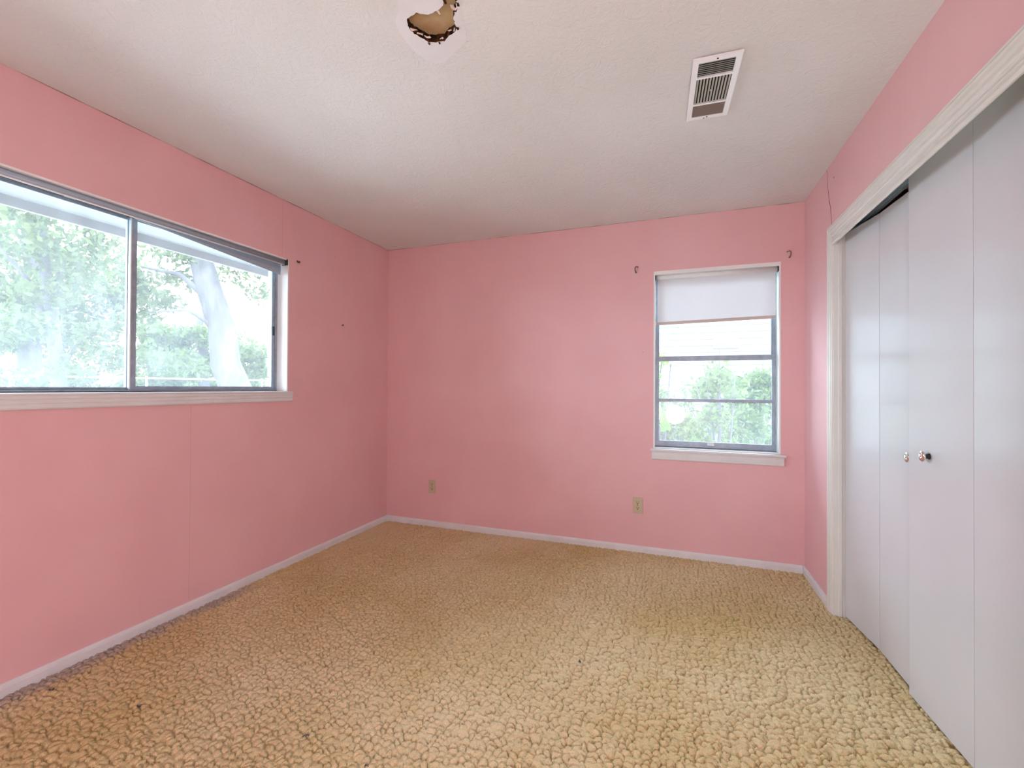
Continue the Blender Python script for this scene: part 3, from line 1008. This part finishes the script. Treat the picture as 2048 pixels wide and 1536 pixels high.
nl = tag(empty('nail', (0, -0.594, 1.681)), 'short rusty nail sticking out of the left wall', 'nail')
tube('shank', [(0.0002, -0.594, 1.681), (0.011, -0.594, 1.684)], 0.0026, M_HOOK, nl, 8)
lathe('head', (0.011, -0.594, 1.684), (1, 0, 0.2), [(0, 0.0075), (0.002, 0.0080), (0.003, 0.005)], M_HOOK, nl, 10)

# ------------------------------------------------------------------ fill lamp added to brighten the room, unseen behind the camera
M_FILL_LAMP = bpy.data.materials.new('fill_lamp_glow')
M_FILL_LAMP.use_nodes = True
bb = M_FILL_LAMP.node_tree.nodes['Principled BSDF']
bb.inputs['Base Color'].default_value = (0.9, 0.88, 0.85, 1)
bb.inputs['Emission Color'].default_value = (0.86, 0.96, 1.04, 1)
bb.inputs['Emission Strength'].default_value = FILL_LAMP
LX, LY = 2.45, -4.45
lp = tag(empty('fill_lamp', (LX, LY, 0)), 'low added fill-light globe on a pole, unseen behind the viewer', 'lamp')
lathe('base', (LX, LY, 0.004), (0, 0, 1), [(0, 0.14), (0.012, 0.14), (0.02, 0.12), (0.03, 0.03)], M_VENT, lp, 24)
tube('pole', [(LX, LY, 0.03), (LX, LY, 0.62)], 0.012, M_VENT, lp, 12)
lathe('globe', (LX, LY, 0.615), (0, 0, 1), [(0.0, 0.03), (0.02, 0.08), (0.06, 0.125), (0.12, 0.15), (0.18, 0.148), (0.24, 0.12), (0.28, 0.075), (0.295, 0.03), (0.298, 0.0)], M_FILL_LAMP, lp, 20)

# ------------------------------------------------------------------ lint on the carpet
for (lx, ly, lab) in [(1.245, -2.192, 'dark lint speck on carpet nearest to the middle foreground'), (0.553, -2.304, 'grey lint speck on carpet a little out from the left baseboard'),
                      (0.141, -2.364, 'grey lint speck on carpet right beside the left baseboard'), (1.520, -2.218, 'dark lint speck on carpet at the bottom edge of the photo'),
                      (2.049, -1.461, 'tiny dark lint speck on the pale middle of the carpet')]:
    V, F = [], []
    base = float(carpet_height(np.array([lx]), np.array([ly]))[0]) + 0.001
    for k in range(5):
        a = rng.uniform(0, 6.28)
        p0 = Vector((lx + rng.uniform(-.004, .004), ly + rng.uniform(-.004, .004), base))
        p1 = p0 + Vector((math.cos(a) * 0.009, math.sin(a) * 0.009, 0.004))
        s_ = Vector((-math.sin(a), math.cos(a), 0)) * 0.0022
        m_ = (p0 + p1) / 2 + Vector((0, 0, 0.005))
        i = len(V)
        V += [p0 - s_, p0 + s_, m_ + s_, m_ - s_, p1 + s_, p1 - s_]
        F += [(i, i + 1, i + 2, i + 3), (i + 3, i + 2, i + 4, i + 5)]
    tag(mesh('carpet_lint', V, F, M_LINT), lab, 'lint', 'lint specks on the carpet')

# ------------------------------------------------------------------ outside
GZ = -0.40
struct(box('ground', (-40, -30, GZ - 0.2), (40, 40, GZ), M_GRASS))
# brick veneer returns either side of the wide window (wall_left pieces)
bv, bf = boxgeo((-0.022, -0.10, -0.0285), (0.022, 0.10, 0.0285))
bme = bpy.data.meshes.new('brick')
bme.from_pydata(bv, [], bf)
bme.materials.append(M_BRICK)
for side in (0, 1):
    for k in range(16):
        ob = bpy.data.objects.new('brick', bme)
        off = rng.uniform(-0.006, 0.006)
        yc = (y_ := (W1[2] - 0.006 + 0.10 + (0.012 if k % 2 else 0.0) + off) if side == 0 else (W1[0] + 0.006 - 0.10 - (0.012 if k % 2 else 0.0) + off))
        ob.location = (-0.165, yc, 1.10 + 0.0665 * k)
        COL.objects.link(ob)
        ob.parent = wl
# eave outside the wide window
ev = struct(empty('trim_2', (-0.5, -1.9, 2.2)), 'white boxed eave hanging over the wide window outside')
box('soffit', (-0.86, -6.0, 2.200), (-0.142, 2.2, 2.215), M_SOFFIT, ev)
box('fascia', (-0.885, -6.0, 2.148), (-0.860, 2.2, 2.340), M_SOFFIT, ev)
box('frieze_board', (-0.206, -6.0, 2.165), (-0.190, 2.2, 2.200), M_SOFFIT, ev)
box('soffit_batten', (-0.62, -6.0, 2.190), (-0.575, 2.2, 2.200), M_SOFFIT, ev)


def leaves(name, centers, spreads, n, size, material, parent, seed, flat=0.7):
    r_ = np.random.default_rng(seed)
    centers = np.array(centers, float)
    spreads = np.array(spreads, float)
    ci = r_.integers(0, len(centers), n)
    d_ = r_.normal(size=(n, 3))
    d_ /= np.linalg.norm(d_, axis=1)[:, None]
    rad = r_.random(n) ** (1 / 2.2)
    P = centers[ci] + d_ * rad[:, None] * spreads[ci][:, None] * np.array([1, 1, flat])
    a = r_.normal(size=(n, 3))
    a /= np.linalg.norm(a, axis=1)[:, None]
    b_ = np.cross(a, r_.normal(size=(n, 3)))
    b_ /= np.linalg.norm(b_, axis=1)[:, None]
    s_ = size * r_.uniform(0.6, 1.3, n)[:, None]
    V = np.stack([P - a * s_, P + b_ * s_ * 0.45, P + a * s_, P - b_ * s_ * 0.45], 1).reshape(-1, 3)
    off = Vector((0, 0, 0))
    p_ = parent
    while p_ is not None:
        off += Vector(p_.location)
        p_ = p_.parent
    V = (V - np.array(off)).astype(np.float32)
    me_ = bpy.data.meshes.new(name)
    me_.vertices.add(len(V))
    me_.vertices.foreach_set('co', V.ravel())
    me_.loops.add(4 * n)
    me_.loops.foreach_set('vertex_index', np.arange(4 * n, dtype=np.int32))
    me_.polygons.add(n)
    me_.polygons.foreach_set('loop_start', (np.arange(n) * 4).astype(np.int32))
    me_.polygons.foreach_set('loop_total', np.full(n, 4, np.int32))
    me_.update()
    ob = link(name, me_, material, parent)
    ob['kind'] = 'stuff'
    return ob


def tree(label, base, top, r_base, clusters, nleaf, size, material, seed, branches=(), group=None):
    r_ = random.Random(seed)
    t_ = tag(empty('tree', base), label, 'tree', group)
    b_, tp = Vector(base), Vector(top)
    N_ = 9
    pts = [b_.lerp(tp, k / N_) + Vector((r_.uniform(-.06, .06), r_.uniform(-.06, .06), 0)) * (k > 0) for k in range(N_ + 1)]
    rad = [r_base * (1.25 if k == 0 else 1.0) * (1 - 0.55 * k / N_) for k in range(N_ + 1)]
    tube('trunk', pts, rad, M_BARK, t_, 12)
    for (h_, tip, rb) in branches:
        s_ = b_.lerp(tp, h_)
        e_ = Vector(tip)
        mid = s_.lerp(e_, 0.5) + Vector((0, 0, 0.25))
        tube('branch', [s_, s_.lerp(mid, .5) + Vector((0, 0, .05)), mid, e_], [rb, rb * .8, rb * .6, rb * .25], M_BARK, t_, 8)
    leaves('foliage', [c_[:3] for c_ in clusters], [c_[3] for c_ in clusters], nleaf, size, material, t_, seed)
    return t_


def scatter(cx, cy, cz, rx, ry, rz, n, smin, smax, seed):
    r_ = random.Random(seed)
    return [(cx + r_.uniform(-rx, rx), cy + r_.uniform(-ry, ry), cz + r_.uniform(-rz, rz), r_.uniform(smin, smax)) for _ in range(n)]


# seen through the wide window
tree('big leaning tree trunk seen in the right half of the wide window', (-4.6, 2.55, GZ), (-6.2, 2.15, 5.6), 0.29,
     scatter(-5.8, 2.3, 3.6, 1.1, 0.7, 0.9, 20, 0.25, 0.5, 1) + scatter(-5.8, 1.65, 2.3, 0.7, 0.35, 0.7, 8, 0.2, 0.4, 21), 4200, 0.06, M_LEAF, 5,
     [(0.50, (-6.0, 1.5, 3.2), 0.07), (0.66, (-5.2, 3.0, 4.3), 0.08), (0.42, (-5.6, 1.4, 2.4), 0.05)], 'trees outside the wide window')
tree('slender leafy tree seen in the left half of the wide window', (-5.5, 0.35, GZ), (-5.9, 0.10, 4.4), 0.10,
     scatter(-5.7, 0.1, 2.9, 0.9, 0.6, 0.9, 26, 0.22, 0.45, 2) + scatter(-5.5, 0.1, 1.6, 0.6, 0.5, 0.4, 8, 0.2, 0.3, 22), 4500, 0.055, M_LEAF, 6,
     [(0.45, (-5.4, -0.4, 2.9), 0.05), (0.55, (-5.9, 0.7, 3.3), 0.05), (0.35, (-5.3, 0.8, 2.2), 0.035)], 'trees outside the wide window')
tree('dark bushy tree behind the rail fence, left of the mullion', (-9.6, 1.7, GZ), (-9.7, 1.7, 5.4), 0.22,
     scatter(-9.7, 1.7, 2.6, 0.8, 1.3, 1.6, 34, 0.35, 0.7, 3), 9000, 0.085, M_LEAF, 7, [(0.4, (-9.9, 2.6, 2.9), 0.08), (0.5, (-9.6, 0.8, 3.6), 0.08)], 'trees outside the wide window')
tree('pale green tree behind the rail fence beside the big trunk', (-10.0, 5.5, GZ), (-10.2, 5.5, 3.4), 0.18,
     scatter(-10.0, 5.6, 1.5, 0.9, 1.5, 1.1, 32, 0.35, 0.7, 4), 14000, 0.085, M_LEAF2, 8, [(0.4, (-10.3, 4.6, 2.4), 0.07)], 'trees outside the wide window')
# top rail fence
fe = tag(empty('rail_fence', (-8.0, 0.5, GZ)), 'low galvanised rail fence beyond the wide window', 'fence')
tube('rail', [(-8.0, -9, 1.36), (-8.0, 9, 1.36)], 0.016, M_RAIL, fe, 8)
for k in range(7):
    yy = -8.4 + k * 2.8
    tube('post', [(-8.0, yy, GZ), (-8.0, yy, 1.40)], 0.02, M_RAIL, fe, 8)

# seen through the tall window: neighbour's house and shrubs
hs = tag(empty('house', (4.0, 7.0, GZ)), "neighbour's white lap-sided house seen through the tall window", 'house')
box('wall', (-3.0, 7.03, GZ), (12.0, 11.0, 3.4), M_SIDING, hs)
for k in range(26):
    zz = GZ + 0.15 + k * 0.14
    mesh('siding_board', [(-3.0, 7.0, zz), (12.0, 7.0, zz), (12.0, 7.03, zz), (-3.0, 7.03, zz), (-3.0, 7.022, zz + 0.14), (12.0, 7.022, zz + 0.14), (12.0, 7.03, zz + 0.14), (-3.0, 7.03, zz + 0.14)],
         [(0, 3, 2, 1), (4, 5, 6, 7), (0, 1, 5, 4), (1, 2, 6, 5), (2, 3, 7, 6), (3, 0, 4, 7)], M_SIDING, hs)
hw = empty('house_window', (4.05 - 4.0, 0, 0), hs)
box('window_frame', (3.20, 6.975, 2.06), (3.70, 7.02, 2.34), M_SOFFIT, hw)
box('window_glass', (3.24, 6.970, 2.10), (3.66, 6.976, 2.30), M_DARKGLASS, hw)
extrude('roof_slab', [(6.5, 3.35), (6.5, 3.45), (9.0, 4.7), (11.5, 3.45), (11.5, 3.35)], -3.4, 12.4, 0, M_ROOF, hs)


def shrub(label, base, clusters, nleaf, size, material, seed, stems):
    r_ = random.Random(seed)
    t_ = tag(empty('shrub', base), label, 'shrub', 'shrubs outside the tall window')
    for tip in stems:
        s_, e_ = Vector(base) + Vector((r_.uniform(-.1, .1), r_.uniform(-.1, .1), 0)), Vector(tip)
        mid = s_.lerp(e_, 0.5) + Vector((r_.uniform(-.08, .08), 0, 0.05))
        tube('stem', [s_, mid, e_], [0.016, 0.012, 0.005], M_BARK, t_, 6)
    leaves('foliage', [c_[:3] for c_ in clusters], [c_[3] for c_ in clusters], nleaf, size, material, t_, seed, 0.9)


shrub('leafy green shrub at lower left of the tall window', (2.40, 2.2, GZ), scatter(2.42, 2.2, 0.62, 0.26, 0.25, 0.55, 11, 0.14, 0.26, 31), 2300, 0.042, M_LEAF2, 31,
      [(2.3, 2.2, 1.2), (2.6, 2.25, 1.0), (2.45, 2.2, 1.3)])
shrub('bright vine shrub climbing at the left edge of the tall window', (2.24, 1.1, GZ), scatter(2.29, 1.1, 1.15, 0.07, 0.12, 0.36, 9, 0.05, 0.10, 32), 300, 0.030, M_LEAF3, 32,
      [(2.32, 1.1, 1.46), (2.26, 1.1, 1.35), (2.40, 1.1, 1.44)])
shrub('twiggy pale shrub in the middle of the tall window', (2.95, 3.2, GZ), scatter(2.95, 3.2, 0.85, 0.30, 0.3, 0.65, 13, 0.13, 0.26, 33), 1300, 0.045, M_LEAF2, 33,
      [(2.8, 3.2, 1.6), (3.0, 3.2, 1.75), (3.2, 3.2, 1.5), (2.7, 3.2, 1.3), (2.95, 3.3, 1.65)])
shrub('tall green shrub at lower right of the tall window', (3.55, 4.2, GZ), scatter(3.52, 4.2, 0.80, 0.26, 0.3, 0.6, 12, 0.16, 0.30, 34), 2200, 0.05, M_LEAF2, 34,
      [(3.4, 4.2, 1.6), (3.7, 4.2, 1.9), (3.55, 4.2, 1.5)])
shrub('broad hedge shrub against the white house', (3.2, 6.0, GZ), scatter(3.1, 6.0, 0.70, 1.5, 0.3, 0.75, 32, 0.22, 0.42, 35), 4600, 0.06, M_LEAF2, 35,
      [(2.4, 6.0, 1.5), (3.1, 6.0, 1.6), (3.9, 6.0, 1.5)])
t_ = tag(empty('hedge', (-13.5, 5.0, GZ)), 'long dark hedge at the back beyond the rail fence', 'hedge')
tube('stem', [(-13.5, 5.0, GZ), (-13.5, 5.0, 1.2)], 0.05, M_BARK, t_, 6)
hc = scatter(-13.5, 5.6, 0.9, 0.5, 5.5, 1.0, 90, 0.4, 0.8, 41)
leaves('foliage', [c_[:3] for c_ in hc], [c_[3] for c_ in hc], 12000, 0.11, M_LEAF, t_, 41)
